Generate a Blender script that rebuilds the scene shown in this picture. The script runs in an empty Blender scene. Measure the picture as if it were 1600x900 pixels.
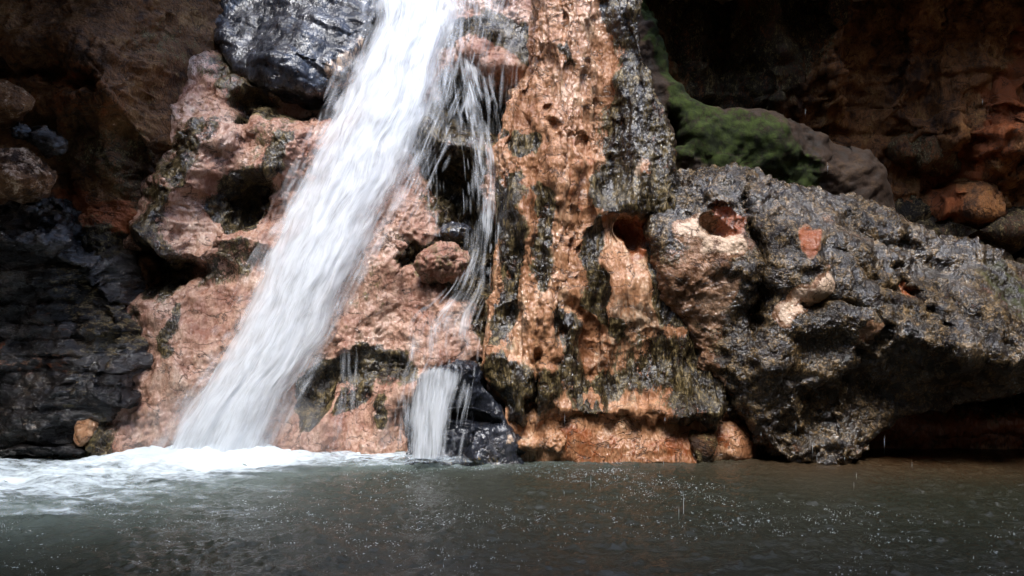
import bpy, math, random
import numpy as np

SC = bpy.context.scene
COL = SC.collection
# ------------------------------------------------------------------ camera
CAM_Z = 1.4
F = 1200.0                      # focal length in pixels of the 1600 px wide picture
cam_d = bpy.data.cameras.new('camera')
cam = bpy.data.objects.new('camera', cam_d)
COL.objects.link(cam)
cam.location = (0, 0, CAM_Z)
cam.rotation_euler = (math.radians(90), 0, 0)
cam_d.sensor_width = 36.0
cam_d.lens = 36.0 * F / 1600.0
cam_d.clip_end = 500
SC.camera = cam
# ------------------------------------------------------------------ light
SUN_EL, SUN_AZ = 66.0, 180.0     # degrees; azimuth clockwise from +Y (200 = behind the camera, a little left)
w = bpy.data.worlds.new('World'); SC.world = w; w.use_nodes = True
nt = w.node_tree; nt.nodes.clear()
sky = nt.nodes.new('ShaderNodeTexSky'); sky.sky_type = 'NISHITA'; sky.sun_disc = False
sky.sun_elevation = math.radians(SUN_EL); sky.sun_rotation = math.radians(SUN_AZ)
bg = nt.nodes.new('ShaderNodeBackground'); bg.inputs[1].default_value = 0.15
wo = nt.nodes.new('ShaderNodeOutputWorld')
nt.links.new(sky.outputs[0], bg.inputs[0]); nt.links.new(bg.outputs[0], wo.inputs[0])
sd = bpy.data.lights.new('sun', 'SUN'); so = bpy.data.objects.new('sun', sd); COL.objects.link(so)
sd.energy = 1.3; sd.angle = math.radians(19); sd.color = (1.0, 0.98, 0.95)
az, el = math.radians(SUN_AZ), math.radians(SUN_EL)
from mathutils import Vector
sdir = Vector((math.sin(az) * math.cos(el), math.cos(az) * math.cos(el), math.sin(el)))
so.rotation_euler = sdir.to_track_quat('Z', 'Y').to_euler()
SC.view_settings.view_transform = 'Standard'; SC.view_settings.look = 'None'
SC.view_settings.exposure = 2.05; SC.view_settings.gamma = 1.0
SC.view_settings.use_curve_mapping = False
SC.cycles.use_denoising = True
SC.cycles.use_adaptive_sampling = True; SC.cycles.adaptive_threshold = 0.04
SC.cycles.max_bounces = 5; SC.cycles.diffuse_bounces = 2; SC.cycles.glossy_bounces = 2
SC.cycles.transmission_bounces = 4; SC.cycles.transparent_max_bounces = 24
SC.cycles.sample_clamp_indirect = 4.0; SC.cycles.sample_clamp_direct = 12.0
SC.cycles.caustics_reflective = False; SC.cycles.caustics_refractive = False

# ------------------------------------------------------------------ numpy noise
_r = np.random.RandomState(7)
PERM = _r.permutation(256).astype(np.int32); PERM = np.concatenate([PERM, PERM, PERM])
G3 = _r.normal(size=(256, 3)).astype(np.float32); G3 /= np.linalg.norm(G3, axis=1)[:, None]

def perlin(p, seed=0):
    p = (p + np.float32(seed * 17.31)).astype(np.float32)
    i = np.floor(p).astype(np.int32); f = p - i; i &= 255
    u = f * f * f * (f * (f * 6 - 15) + 10)
    out = np.zeros(len(p), np.float32)
    for dx in (0, 1):
        wx = u[:, 0] if dx else 1 - u[:, 0]
        hx = PERM[(i[:, 0] + dx) & 255]
        for dy in (0, 1):
            wy = wx * (u[:, 1] if dy else 1 - u[:, 1])
            hy = PERM[hx + ((i[:, 1] + dy) & 255)]
            for dz in (0, 1):
                g = G3[PERM[hy + ((i[:, 2] + dz) & 255)]]
                d = g[:, 0] * (f[:, 0] - dx) + g[:, 1] * (f[:, 1] - dy) + g[:, 2] * (f[:, 2] - dz)
                out += wy * (u[:, 2] if dz else 1 - u[:, 2]) * d
    return out * 1.5

def fbm(p, oct=4, seed=0, gain=0.5, kind='n'):
    a, s, out = 1.0, 1.0, np.zeros(len(p), np.float32)
    for o in range(oct):
        n = perlin(p * s, seed + o * 3)
        if kind == 'b': n = np.abs(n) * 2 - 0.6       # rounded lumps with sharp creases
        elif kind == 'r': n = 0.6 - np.abs(n) * 2     # sharp ridges
        out += n * a; a *= gain; s *= 2.03
    return out

def smooth01(x):
    x = np.clip(x, 0, 1); return x * x * (3 - 2 * x)

def polydist(x, z, pts):
    d = np.full(len(x), 1e9, np.float32)
    if len(pts) == 1:
        return np.hypot(x - pts[0][0], z - pts[0][1])
    for (ax, az_), (bx, bz) in zip(pts[:-1], pts[1:]):
        vx, vz = bx - ax, bz - az_
        t = np.clip(((x - ax) * vx + (z - az_) * vz) / (vx * vx + vz * vz + 1e-9), 0, 1)
        d = np.minimum(d, np.hypot(x - ax - t * vx, z - az_ - t * vz))
    return d

def inside(x, z, pts):
    c = np.zeros(len(x), bool); n = len(pts)
    for k in range(n):
        ax, az_ = pts[k]; bx, bz = pts[(k + 1) % n]
        cond = (az_ > z) != (bz > z)
        with np.errstate(divide='ignore', invalid='ignore'):
            xi = (bx - ax) * (z - az_) / (bz - az_ + 1e-12) + ax
        c ^= cond & (x < xi)
    return c

def W(px, py, Y):               # where a point seen at px, py stands when it is Y metres away
    return ((px - 800) / F * Y, CAM_Z + (450 - py) / F * Y)

# ------------------------------------------------------------------ materials
class NT:
    def __init__(s, name):
        s.m = bpy.data.materials.new(name); s.m.use_nodes = True
        s.t = s.m.node_tree; s.t.nodes.clear(); s.L = s.t.links.new
    def n(s, typ, **kw):
        nd = s.t.nodes.new(typ)
        for k, v in kw.items(): setattr(nd, k, v)
        return nd
    def put(s, nd, i, v):
        if isinstance(v, bpy.types.NodeSocket): s.L(v, nd.inputs[i])
        else: nd.inputs[i].default_value = v
    def math(s, op, a, b=0.0, c=0.0, clamp=False):
        nd = s.n('ShaderNodeMath', operation=op, use_clamp=clamp)
        s.put(nd, 0, a); s.put(nd, 1, b); s.put(nd, 2, c); return nd.outputs[0]
    def mapr(s, v, a, b, c=0.0, d=1.0):
        nd = s.n('ShaderNodeMapRange', interpolation_type='SMOOTHSTEP')
        s.put(nd, 0, v); s.put(nd, 1, a); s.put(nd, 2, b); s.put(nd, 3, c); s.put(nd, 4, d); return nd.outputs[0]
    def mix(s, f, a, b):
        nd = s.n('ShaderNodeMix', data_type='RGBA')
        s.put(nd, 0, f); s.put(nd, 6, col(a)); s.put(nd, 7, col(b)); return nd.outputs[2]
    def noise(s, vec, scale, detail=4, rough=0.55, dist=0.0):
        nd = s.n('ShaderNodeTexNoise'); s.L(vec, nd.inputs['Vector'])
        nd.inputs['Scale'].default_value = scale; nd.inputs['Detail'].default_value = detail
        nd.inputs['Roughness'].default_value = rough; nd.inputs['Distortion'].default_value = dist
        return nd.outputs[0]
    def mapping(s, vec, sc, loc=(0, 0, 0)):
        nd = s.n('ShaderNodeMapping'); s.L(vec, nd.inputs[0])
        nd.inputs['Scale'].default_value = sc; nd.inputs['Location'].default_value = loc; return nd.outputs[0]
def col(c):
    return c if isinstance(c, bpy.types.NodeSocket) else ((*c, 1.0) if len(c) == 3 else c)

def rock_material(name, dark, mid, light, rough=0.3, bump=0.012, streak=1.0, fine=1.0, coat=0.5, algae=((0.009, 0.006, 0.004), (0.050, 0.036, 0.015), (0.20, 0.145, 0.065)), rust=(0.30, 0.085, 0.025), R0=0.0):  # algae colours also serve as painted shade in hollows and undercuts
    g = NT(name)
    pos = g.n('ShaderNodeTexCoord').outputs['Object']
    sp = g.mapping(pos, (1, 1, streak))
    n1 = g.noise(sp, 2.6, 5, 0.6); n2 = g.noise(sp, 12, 5, 0.66); n3 = g.noise(sp, 60, 3, 0.7)
    vor = g.n('ShaderNodeTexVoronoi', feature='F1'); g.L(g.mapping(pos, (1, 1, max(streak, .6))), vor.inputs['Vector'])
    vor.inputs['Scale'].default_value = 38
    at = g.n('ShaderNodeAttribute', attribute_name='mask')
    sep = g.n('ShaderNodeSeparateColor'); g.L(at.outputs['Color'], sep.inputs[0])
    R, G, B, A = sep.outputs[0], sep.outputs[1], sep.outputs[2], at.outputs['Alpha']
    v = g.math('ADD', g.math('MULTIPLY', n1, 0.55), g.math('MULTIPLY', n2, 0.45))
    base = g.mix(g.mapr(v, 0.36, 0.52), dark, mid)
    base = g.mix(g.mapr(v, 0.50, 0.66), base, light)
    base = g.mix(g.mapr(n3, 0.38, 0.68, 0.0, 0.5), base, dark)
    nn = g.math('ADD', g.math('MULTIPLY', g.math('SUBTRACT', n2, 0.5), 3.0), g.math('MULTIPLY', g.math('SUBTRACT', n3, 0.5), 1.6))
    nn1 = g.math('MULTIPLY', g.math('SUBTRACT', n1, 0.5), 1.6)
    # pale crust
    fa = g.mapr(g.math('ADD', A, g.math('MULTIPLY', nn, 0.5)), 0.40, 0.75)
    base = g.mix(fa, base, (0.56, 0.40, 0.28))
    fb = g.mapr(g.math('ADD', B, g.math('MULTIPLY', nn, 0.45)), 0.35, 0.75)
    base = g.mix(fb, base, g.mix(n2, tuple(c * 0.5 for c in rust), rust))
    fr = g.mapr(g.math('ADD', g.math('ADD', R, R0), g.math('ADD', g.math('MULTIPLY', nn, 0.42), g.math('MULTIPLY', nn1, 0.25))), 0.38, 0.58)
    al = g.mix(g.mapr(g.math('ADD', g.math('MULTIPLY', n2, .6), g.math('MULTIPLY', n3, .4)), 0.44, 0.54), algae[0], algae[1])
    al = g.mix(g.mapr(g.math('ADD', g.math('MULTIPLY', n2, .5), g.math('MULTIPLY', n3, .5)), 0.53, 0.60), al, algae[2])
    base = g.mix(fr, base, al)
    fg = g.mapr(g.math('ADD', G, g.math('MULTIPLY', nn, 0.35)), 0.35, 0.7)
    moss = g.mix(g.mapr(n2, 0.35, 0.65), (0.008, 0.011, 0.003), (0.028, 0.040, 0.007))
    base = g.mix(fg, base, moss)
    nc = g.noise(g.mapping(pos, (1, 1, 1.5)), 3.1, 5, 0.55, 0.6)
    ck = g.mapr(g.math('ABSOLUTE', g.math('SUBTRACT', nc, 0.5)), 0.0, 0.014)      # hairline cracks
    base = g.mix(g.math('MULTIPLY', g.math('SUBTRACT', 1.0, ck), 0.75), base, (0.018, 0.010, 0.006))
    bs = g.n('ShaderNodeBsdfPrincipled')
    g.L(base, bs.inputs['Base Color'])
    ro = g.math('ADD', g.mapr(n2, 0.3, 0.7, rough - 0.10, rough + 0.14), g.math('MULTIPLY', fg, 0.45))
    g.L(ro, bs.inputs['Roughness'])
    bs.inputs['Coat Weight'].default_value = coat; bs.inputs['Coat Roughness'].default_value = 0.07; bs.inputs['Coat IOR'].default_value = 1.6; bs.inputs['Specular IOR Level'].default_value = 0.25
    g.L(g.math('MULTIPLY', g.math('SUBTRACT', coat, g.math('MULTIPLY', fg, coat)), g.mapr(n1, 0.40, 0.60, 0.12, 1.0)), bs.inputs['Coat Weight'])
    h = g.math('ADD', g.math('ADD', g.math('MULTIPLY', n2, 2.4), g.math('MULTIPLY', ck, 0.35)), g.math('ADD', g.math('MULTIPLY', n3, 0.45 * fine), g.math('MULTIPLY', vor.outputs['Distance'], 0.45 * fine)))
    b = g.n('ShaderNodeBump'); b.inputs['Strength'].default_value = 0.9; b.inputs['Distance'].default_value = bump
    g.L(h, b.inputs['Height']); g.L(b.outputs[0], bs.inputs['Normal'])
    g.L(b.outputs[0], bs.inputs['Coat Normal'])
    o = g.n('ShaderNodeOutputMaterial'); g.L(bs.outputs[0], o.inputs[0])
    return g.m

M = {}
M['travertine'] = rock_material('wet_travertine', (0.20, 0.082, 0.036), (0.44, 0.225, 0.115), (0.64, 0.43, 0.265), 0.26, 0.018, 0.35, coat=0.9)
M['slope'] = rock_material('pink_travertine', (0.23, 0.105, 0.070), (0.42, 0.25, 0.175), (0.58, 0.43, 0.33), 0.28, 0.016, 0.6, coat=0.8)
M['boulder'] = rock_material('boulder_rock', (0.10, 0.045, 0.022), (0.30, 0.16, 0.085), (0.50, 0.32, 0.20), 0.22, 0.020, 0.8, coat=1.0, algae=((0.008, 0.005, 0.003), (0.048, 0.031, 0.013), (0.21, 0.135, 0.062)))
M['shale'] = rock_material('black_shale', (0.005, 0.005, 0.006), (0.016, 0.014, 0.014), (0.080, 0.055, 0.035), 0.20, 0.014, 2.5, coat=1.0)
M['slab'] = rock_material('black_slab_rock', (0.008, 0.009, 0.012), (0.016, 0.018, 0.025), (0.055, 0.058, 0.070), 0.26, 0.010, 0.45, coat=1.0)
M['brown'] = rock_material('brown_cave_rock', (0.028, 0.012, 0.005), (0.16, 0.072, 0.025), (0.32, 0.18, 0.075), 0.62, 0.018, 1.0, coat=0.05)
M['cave'] = rock_material('dark_cave_rock', (0.035, 0.014, 0.005), (0.22, 0.090, 0.028), (0.34, 0.18, 0.062), 0.7, 0.02, 0.45, coat=0.0)
M['moss'] = rock_material('mossy_rock', (0.010, 0.006, 0.003), (0.028, 0.015, 0.008), (0.06, 0.035, 0.018), 0.8, 0.006, 0.8, coat=0.0)  # albedo lowered so the colour carries the ledge's shade
M['gorge'] = rock_material('gorge_rock', (0.06, 0.035, 0.02), (0.14, 0.085, 0.05), (0.24, 0.16, 0.10), 0.6, 0.02, 0.8, coat=0.0)

# ------------------------------------------------------------------ mesh helpers
def tag(o, label=None, cat=None, group=None, kind=None):
    if label: o['label'] = label
    if cat: o['category'] = cat
    if group: o['group'] = group
    if kind: o['kind'] = kind
    return o

def mesh_np(name, v, f, mat, smooth=True):
    me = bpy.data.meshes.new(name)
    v = np.asarray(v, np.float32); f = np.asarray(f, np.int32)
    k = f.shape[1]
    me.vertices.add(len(v)); me.vertices.foreach_set('co', v.ravel())
    me.loops.add(f.size); me.loops.foreach_set('vertex_index', f.ravel())
    me.polygons.add(len(f)); me.polygons.foreach_set('loop_start', np.arange(0, f.size, k, dtype=np.int32))
    me.polygons.foreach_set('use_smooth', np.full(len(f), smooth))
    me.update(calc_edges=True); me.validate()
    if mat: me.materials.append(mat)
    o = bpy.data.objects.new(name, me); COL.objects.link(o)
    return o

def get_v(me):
    a = np.empty(len(me.vertices) * 3, np.float32); me.vertices.foreach_get('co', a); return a.reshape(-1, 3)
def set_v(me, v):
    me.vertices.foreach_set('co', v.astype(np.float32).ravel()); me.update()
def normals(me):
    a = np.empty(len(me.vertices) * 3, np.float32); me.vertex_normals.foreach_get('vector', a); return a.reshape(-1, 3)

def grid_faces(nu, nv):
    i = np.arange(nu * nv).reshape(nv, nu)
    return np.stack([i[:-1, :-1], i[:-1, 1:], i[1:, 1:], i[1:, :-1]], -1).reshape(-1, 4)

def sculpt_rock(o, Yn, strokes=(), paint=(), shear=0.0, big=(0.10, 0.9), flute=(0, 1), lumps=(0.035, 5.0), fine=(0.008, 22.0), strata=None, seed=0, base_mask=(0, 0, 0, 0), warp=0.07, lumpz=1.0, pivot=0.0):
    """strokes: (points, radius, out metres); paint: (channel, points, radius, amount); points and radii as seen from the front at Yn"""
    me = o.data; v = get_v(me)
    s = Yn / F
    x0, z0 = v[:, 0].copy(), v[:, 2].copy()
    P = v * 1.0
    wx = fbm(P * 3.0, 3, seed + 50) * warp; wz = fbm(P * 3.0, 3, seed + 60) * warp
    front = smooth01(0.4 - normals(me)[:, 1] * 1.5)
    y_add = np.zeros(len(v), np.float32)
    for pts, r, amt in strokes:
        d = polydist(x0 + wx, z0 + wz, [W(a, b, Yn) for a, b in pts]) / (r * s)
        y_add -= amt * np.exp(-(d ** 2.0)) * front
    v[:, 1] += y_add + shear * (z0 - pivot)
    set_v(me, v); n = normals(me)
    disp = big[0] * fbm(P * big[1], 4, seed + 1)
    if flute[0]:
        q = P * np.array([flute[1], flute[1], flute[1] * 0.16], np.float32); q[:, 0] += wx * 2
        disp += flute[0] * (0.6 * fbm(q, 3, seed + 5, kind='b') + 0.7 * fbm(q * np.array([2.1, 2.1, 1.2], np.float32), 3, seed + 7))
    if strata:
        amp, freq = strata[0], strata[1]
        zz = z0 + 0.25 * x0 * (strata[2] if len(strata) > 2 else 0.1) + fbm(P * np.array([.8, .8, 1.5], np.float32), 3, seed + 9) * 0.10
        zz *= freq; zi = np.floor(zz); fr = zz - zi
        def hsh(k, q): return perlin(np.stack([x0 * 1.3 + k * 7.7, v[:, 1] * 1.3, k * 3.37 + q], 1), seed + 11)
        h = hsh(zi, 0.5)
        h2 = hsh(zi + 1, 0.5)
        t = smooth01((fr - 0.82) / 0.18)
        disp += amp * (h * (1 - t) + h2 * t) * 1.6 - amp * 0.5 * np.exp(-((fr - 0.9) / 0.10) ** 2)
    v += n * disp[:, None]
    set_v(me, v); n = normals(me)
    q = P * lumps[1] * np.array([1, 1, lumpz], np.float32)
    d2 = 0.68 * lumps[0] * (0.55 * fbm(q, 3, seed + 21, 0.55, 'b') + 0.8 * fbm(q * 1.7, 3, seed + 25, 0.6)) + fine[0] * (fbm(P * fine[1] * np.array([1, 1, min(.8, lumpz)], np.float32), 2, seed + 31, 0.6, 'b') + 0.8 * fbm(P * fine[1] * 1.4, 1, seed + 35))
    d2 *= 0.35 + 1.3 * smooth01(0.5 + 1.1 * fbm(P * 1.7, 2, seed + 41))
    v += n * d2[:, None]
    set_v(me, v)
    m = np.tile(np.array(base_mask, np.float32), (len(v), 1))
    wx2 = wx * 1.3 + perlin(P * 9, seed + 71) * 0.03; wz2 = wz * 1.3 + perlin(P * 9, seed + 72) * 0.05
    for ch, pts, r, amt in paint:
        d = polydist(x0 + wx2, z0 + wz2, [W(a, b, Yn) for a, b in pts]) / (r * s)
        f_ = smooth01(1.6 - d) * amt
        m[:, 'RGBA'.index(ch)] += f_
    m[:, 0] += 0.35 * smooth01((0.12 - v[:, 2]) / 0.10)          # darker band at the waterline
    m = np.clip(m, 0, 1)
    at = me.attributes.new('mask', 'FLOAT_COLOR', 'POINT'); at.data.foreach_set('color', m.ravel())
    return o

def relief(name, mat, px0, px1, z0, z1, Yn, yfun, step=0.012, margin=0.0, **kw):
    """a rock face standing as a relief over x and z"""
    x0, x1 = (px0 - 800) / F * Yn, (px1 - 800) / F * Yn
    nx, nz = int((x1 - x0) / step) + 1, int((z1 - z0) / step) + 1
    X, Z = np.meshgrid(np.linspace(x0, x1, nx), np.linspace(z0, z1, nz))
    X = X.ravel().astype(np.float32); Z = Z.ravel().astype(np.float32)
    Y = yfun(X, Z)
    o = mesh_np(name, np.stack([X, Y, Z], 1), grid_faces(nx, nz), mat)
    return sculpt_rock(o, Yn, **kw)

def mass(name, mat, outline, Yn, depth, coarse=0.07, smooth=8, sub=2, extra=(), **kw):
    """a solid rock: an outline seen from the front, given depth, rounded all round, then sculpted"""
    import bmesh
    bm = bmesh.new()
    pts = [W(a, b, Yn) for a, b in outline]
    fr = [bm.verts.new((x, Yn, z)) for x, z in pts]; bk = [bm.verts.new((x, Yn + depth, z)) for x, z in pts]
    n = len(pts)
    f1 = bm.faces.new(fr); f2 = bm.faces.new(bk[::-1])
    for k in range(n): bm.faces.new([fr[(k + 1) % n], fr[k], bk[k], bk[(k + 1) % n]])
    for (px, py, yy, rx, ry, rz) in extra:
        cx, cz = W(px, py, Yn)
        r = bmesh.ops.create_icosphere(bm, subdivisions=3, radius=1)
        for q in r['verts']: q.co = (cx + q.co.x * rx, yy + q.co.y * ry, cz + q.co.z * rz)
    bmesh.ops.recalc_face_normals(bm, faces=bm.faces)
    me = bpy.data.meshes.new(name); bm.to_mesh(me); bm.free()
    o = bpy.data.objects.new(name, me); COL.objects.link(o)
    md = o.modifiers.new('r', 'REMESH'); md.mode = 'VOXEL'; md.voxel_size = coarse
    md = o.modifiers.new('s', 'SMOOTH'); md.factor = 0.6; md.iterations = smooth
    md = o.modifiers.new('u', 'SUBSURF'); md.levels = sub; md.render_levels = sub
    dg = bpy.context.evaluated_depsgraph_get(); dg.update()
    me2 = bpy.data.meshes.new_from_object(o.evaluated_get(dg))
    o.modifiers.clear(); o.data = me2; bpy.data.meshes.remove(me); me2.name = name
    me2.materials.clear(); me2.materials.append(mat)
    me2.polygons.foreach_set('use_smooth', np.ones(len(me2.polygons), bool))
    return sculpt_rock(o, Yn, **kw)

# ------------------------------------------------------------------ the pink slope under the fall
def slope_y(x, z): return (6.34 + 0.33 * z).astype(np.float32)
SY = 6.9
slope = relief('rock_slope', M['slope'], 120, 900, -0.4, 4.75, SY, slope_y, 0.0115,
    strokes=[
        ([(560, -60), (520, 20), (470, 60), (380, 10), (330, -60)], 80, -1.1),       # recess of the black slab
        ([(700, 265), (712, 320), (735, 370), (735, 420)], 32, -0.5),                # dark hollow beside the thin fall
        ([(700, 150), (790, 175)], 30, -0.5), ([(715, 100), (790, 130)], 24, -0.3),
        ([(660, 400), (640, 400)], 16, -0.2),
        ([(760, 30), (720, 85), (790, 75)], 26, 0.22),
        ([(660, 200), (700, 215), (720, 240)], 32, 0.16),
        ([(400, 175), (440, 220), (400, 260)], 38, 0.22),
        ([(310, 215), (285, 280), (245, 345)], 42, 0.36), ([(250, 370), (275, 395)], 22, 0.22),
        ([(330, 90), (380, 115)], 30, 0.20),
        ([(350, 155), (330, 130), (430, 135), (470, 150)], 12, -0.30),
        ([(392, 290), (372, 310), (362, 335)], 17, -0.32), ([(300, 420), (220, 440), (225, 415)], 20, -0.35),
        ([(330, 390), (400, 370)], 24, 0.18), ([(250, 470), (310, 540), (280, 660)], 60, 0.16),
        ([(200, 430), (178, 520), (172, 640)], 22, -0.30), ([(215, 560), (205, 640), (230, 700)], 30, 0.22),
        ([(500, 620), (540, 575), (640, 570)], 14, -0.10), ([(590, 440), (545, 540)], 40, 0.10),
        ([(640, 600), (600, 690)], 30, 0.14), ([(520, 640), (480, 700)], 34, 0.16), ([(700, 470), (690, 540)], 40, 0.12),
        ([(770, 560), (775, 440)], 20, -0.25), ([(620, 330), (600, 400)], 35, 0.1),
    ],
    paint=[
        ('R', [(250, 330), (240, 380), (270, 400)], 26, .55), ('R', [(330, 90), (350, 110), (300, 60)], 40, .45), ('R', [(260, 230), (240, 320)], 24, .35), ('G', [(300, 230), (330, 200)], 24, .2), ('R', [(420, 180), (400, 260)], 30, .25), ('R', [(380, 400), (330, 430)], 22, .35), ('R', [(600, 430), (560, 500)], 24, .2),
        ('R', [(300, 200), (280, 250)], 24, .45), ('R', [(375, 290), (360, 330)], 30, .8), ('R', [(430, 225), (420, 255)], 18, .5),
        ('R', [(250, 430), (190, 440), (175, 520), (175, 640)], 26, .75), ('R', [(215, 520), (205, 640), (215, 690)], 28, .55), ('G', [(205, 520), (200, 660)], 20, .28), ('G', [(240, 350), (250, 385)], 22, .25),
        ('R', [(295, 480), (290, 540)], 12, .5), ('R', [(350, 150), (470, 150)], 12, .9),
        ('R', [(500, 640), (505, 600), (560, 565), (640, 568)], 18, .75), ('R', [(550, 625), (580, 600)], 14, .6), ('R', [(615, 615), (612, 640)], 9, .7),
        ('R', [(700, 260), (712, 330), (735, 370), (735, 430)], 34, .75), ('B', [(715, 290), (720, 330)], 16, .5), ('R', [(700, 150), (790, 180)], 34, .9), ('R', [(700, 100), (790, 140)], 24, .5),  # R in the hollows lays algae colour on as painted shade
        ('R', [(640, 190), (700, 210), (720, 245)], 42, .50), ('R', [(640, 395), (670, 400)], 20, .8), ('R', [(680, 410), (725, 400)], 24, .5),
        ('R', [(775, 430), (765, 560)], 20, .7), ('R', [(600, 0), (760, 0), (830, 30)], 30, .8),
        ('B', [(560, 450), (600, 520)], 30, .25), ('B', [(370, 390), (400, 370)], 20, .4), ('A', [(290, 260), (270, 310)], 18, .3),
        ('A', [(620, 260), (600, 320)], 26, .3), ('A', [(820, 90), (700, 70)], 14, .3),
    ], big=(0.10, 1.1), flute=(0.03, 3.0), lumps=(0.042, 4.2), fine=(0.008, 22), seed=3, base_mask=(.17, .05, 0, 0))
tag(slope, 'wet pink and orange rock slope that the broad white waterfall runs down', 'rock slope')

slab = mass('rock_slab', M['slab'], [(280, -90), (600, -90), (575, 40), (530, 120), (480, 150), (430, 148), (380, 120), (330, 70), (290, 0)], 7.45, 0.7,
    coarse=0.06, smooth=5, shear=0.5, pivot=3.3, strata=(0.022, 6.0, 1.5), big=(0.16, 1.1), lumps=(0.012, 6), fine=(0.003, 20), seed=21,
    strokes=[([(560, 20), (440, 70), (450, 120)], 50, 0.15)],
    paint=[('A', [(555, 60), (520, 120)], 20, .5)])
tag(slab, 'glossy black rock slab at the top behind the left edge of the broad fall', 'rock slab')

# ------------------------------------------------------------------ the orange buttress
pillar = mass('rock_pillar', M['travertine'],
    [(845, -120), (1010, -120), (1035, 20), (1060, 130), (1078, 220), (1085, 300), (1110, 420), (1135, 560), (1150, 640), (1115, 664), (1060, 662),
     (980, 652), (900, 668), (862, 690), (822, 675), (790, 655), (762, 600), (748, 555), (765, 480), (778, 400), (790, 300), (778, 210), (792, 130), (830, 60)],
    6.2, 1.5, coarse=0.05, smooth=8, shear=0.20,
    strokes=[([(900, -60), (890, 120), (880, 300), (860, 480), (850, 600)], 46, 0.22), ([(1010, -50), (1020, 200), (1020, 280)], 40, 0.16),
        ([(965, -50), (960, 150), (960, 300)], 15, -0.10), ([(858, 140), (860, 165), (872, 188)], 6, -0.06), ([(905, 240), (902, 420)], 5, -.05), ([(868, 320), (872, 560)], 6, -.07), ([(935, 60), (938, 260)], 6, -.05), ([(925, 200), (920, 330)], 9, -.06), ([(890, 200), (880, 420)], 8, -.06),
        ([(996, 358), (1012, 376)], 11, -0.20), ([(1012, 385), (1016, 392)], 8, .1), ([(940, 320), (1060, 320)], 26, 0.14), ([(790, 560), (800, 640)], 25, 0.15),
        ([(835, 560), (838, 640)], 10, -0.16), ([(905, 480), (930, 560)], 12, -0.08), ([(980, 430), (1060, 520), (1080, 620)], 60, 0.15),
        ([(880, 640), (1000, 640), (1100, 650)], 18, 0.1), ([(800, 470), (815, 300)], 20, .1)],
    paint=[('R', [(985, -60), (1000, 60), (990, 160), (985, 230), (960, 280)], 26, .70), ('R', [(1020, -40), (1045, 150), (1050, 260)], 30, .60),
        ('A', [(1000, 250), (990, 300)], 16, .8), ('A', [(985, 195), (985, 215)], 14, .6), ('B', [(1050, 90), (1060, 240)], 14, .5),
        ('R', [(895, 40), (905, 70)], 14, .5), ('R', [(800, 200), (825, 205)], 14, .8),
        ('R', [(800, 270), (790, 340), (800, 430), (780, 520)], 18, .70), ('R', [(840, 290), (850, 430)], 15, .62), ('R', [(950, 300), (1050, 310), (1060, 360)], 24, .8),
        ('R', [(940, 350), (940, 480), (970, 510)], 16, .72), ('R', [(1040, 400), (1060, 480)], 26, .72), ('R', [(880, 500), (900, 560), (910, 620)], 20, .66),
        ('R', [(790, 580), (815, 650)], 28, .75), ('R', [(990, 560), (1060, 580), (1100, 600), (1080, 640)], 46, .62), ('R', [(1100, 480), (1120, 600)], 36, .62),
        ('R', [(860, 580), (850, 620)], 22, .5), ('R', [(960, 600), (930, 640)], 18, .5),
        ('A', [(880, 60), (940, 20)], 26, .3), ('A', [(870, 420), (860, 520)], 26, .38), ('A', [(970, 480), (1010, 520), (960, 560)], 34, .5), ('R', [(990, 500), (960, 560)], 26, -.3),
        ('B', [(905, 160), (915, 330), (890, 420)], 26, .40), ('B', [(870, 470), (850, 570)], 20, .30), ('B', [(1005, 355), (1010, 385)], 18, .8)],
    big=(0.09, 1.2), flute=(0.080, 4.0), lumps=(0.020, 11.0), fine=(0.010, 28), seed=5, lumpz=0.2, base_mask=(.12, 0, 0, 0))
tag(pillar, 'tall fluted orange rock buttress right of the thin fall, streaked with black algae', 'rock pillar')

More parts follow.
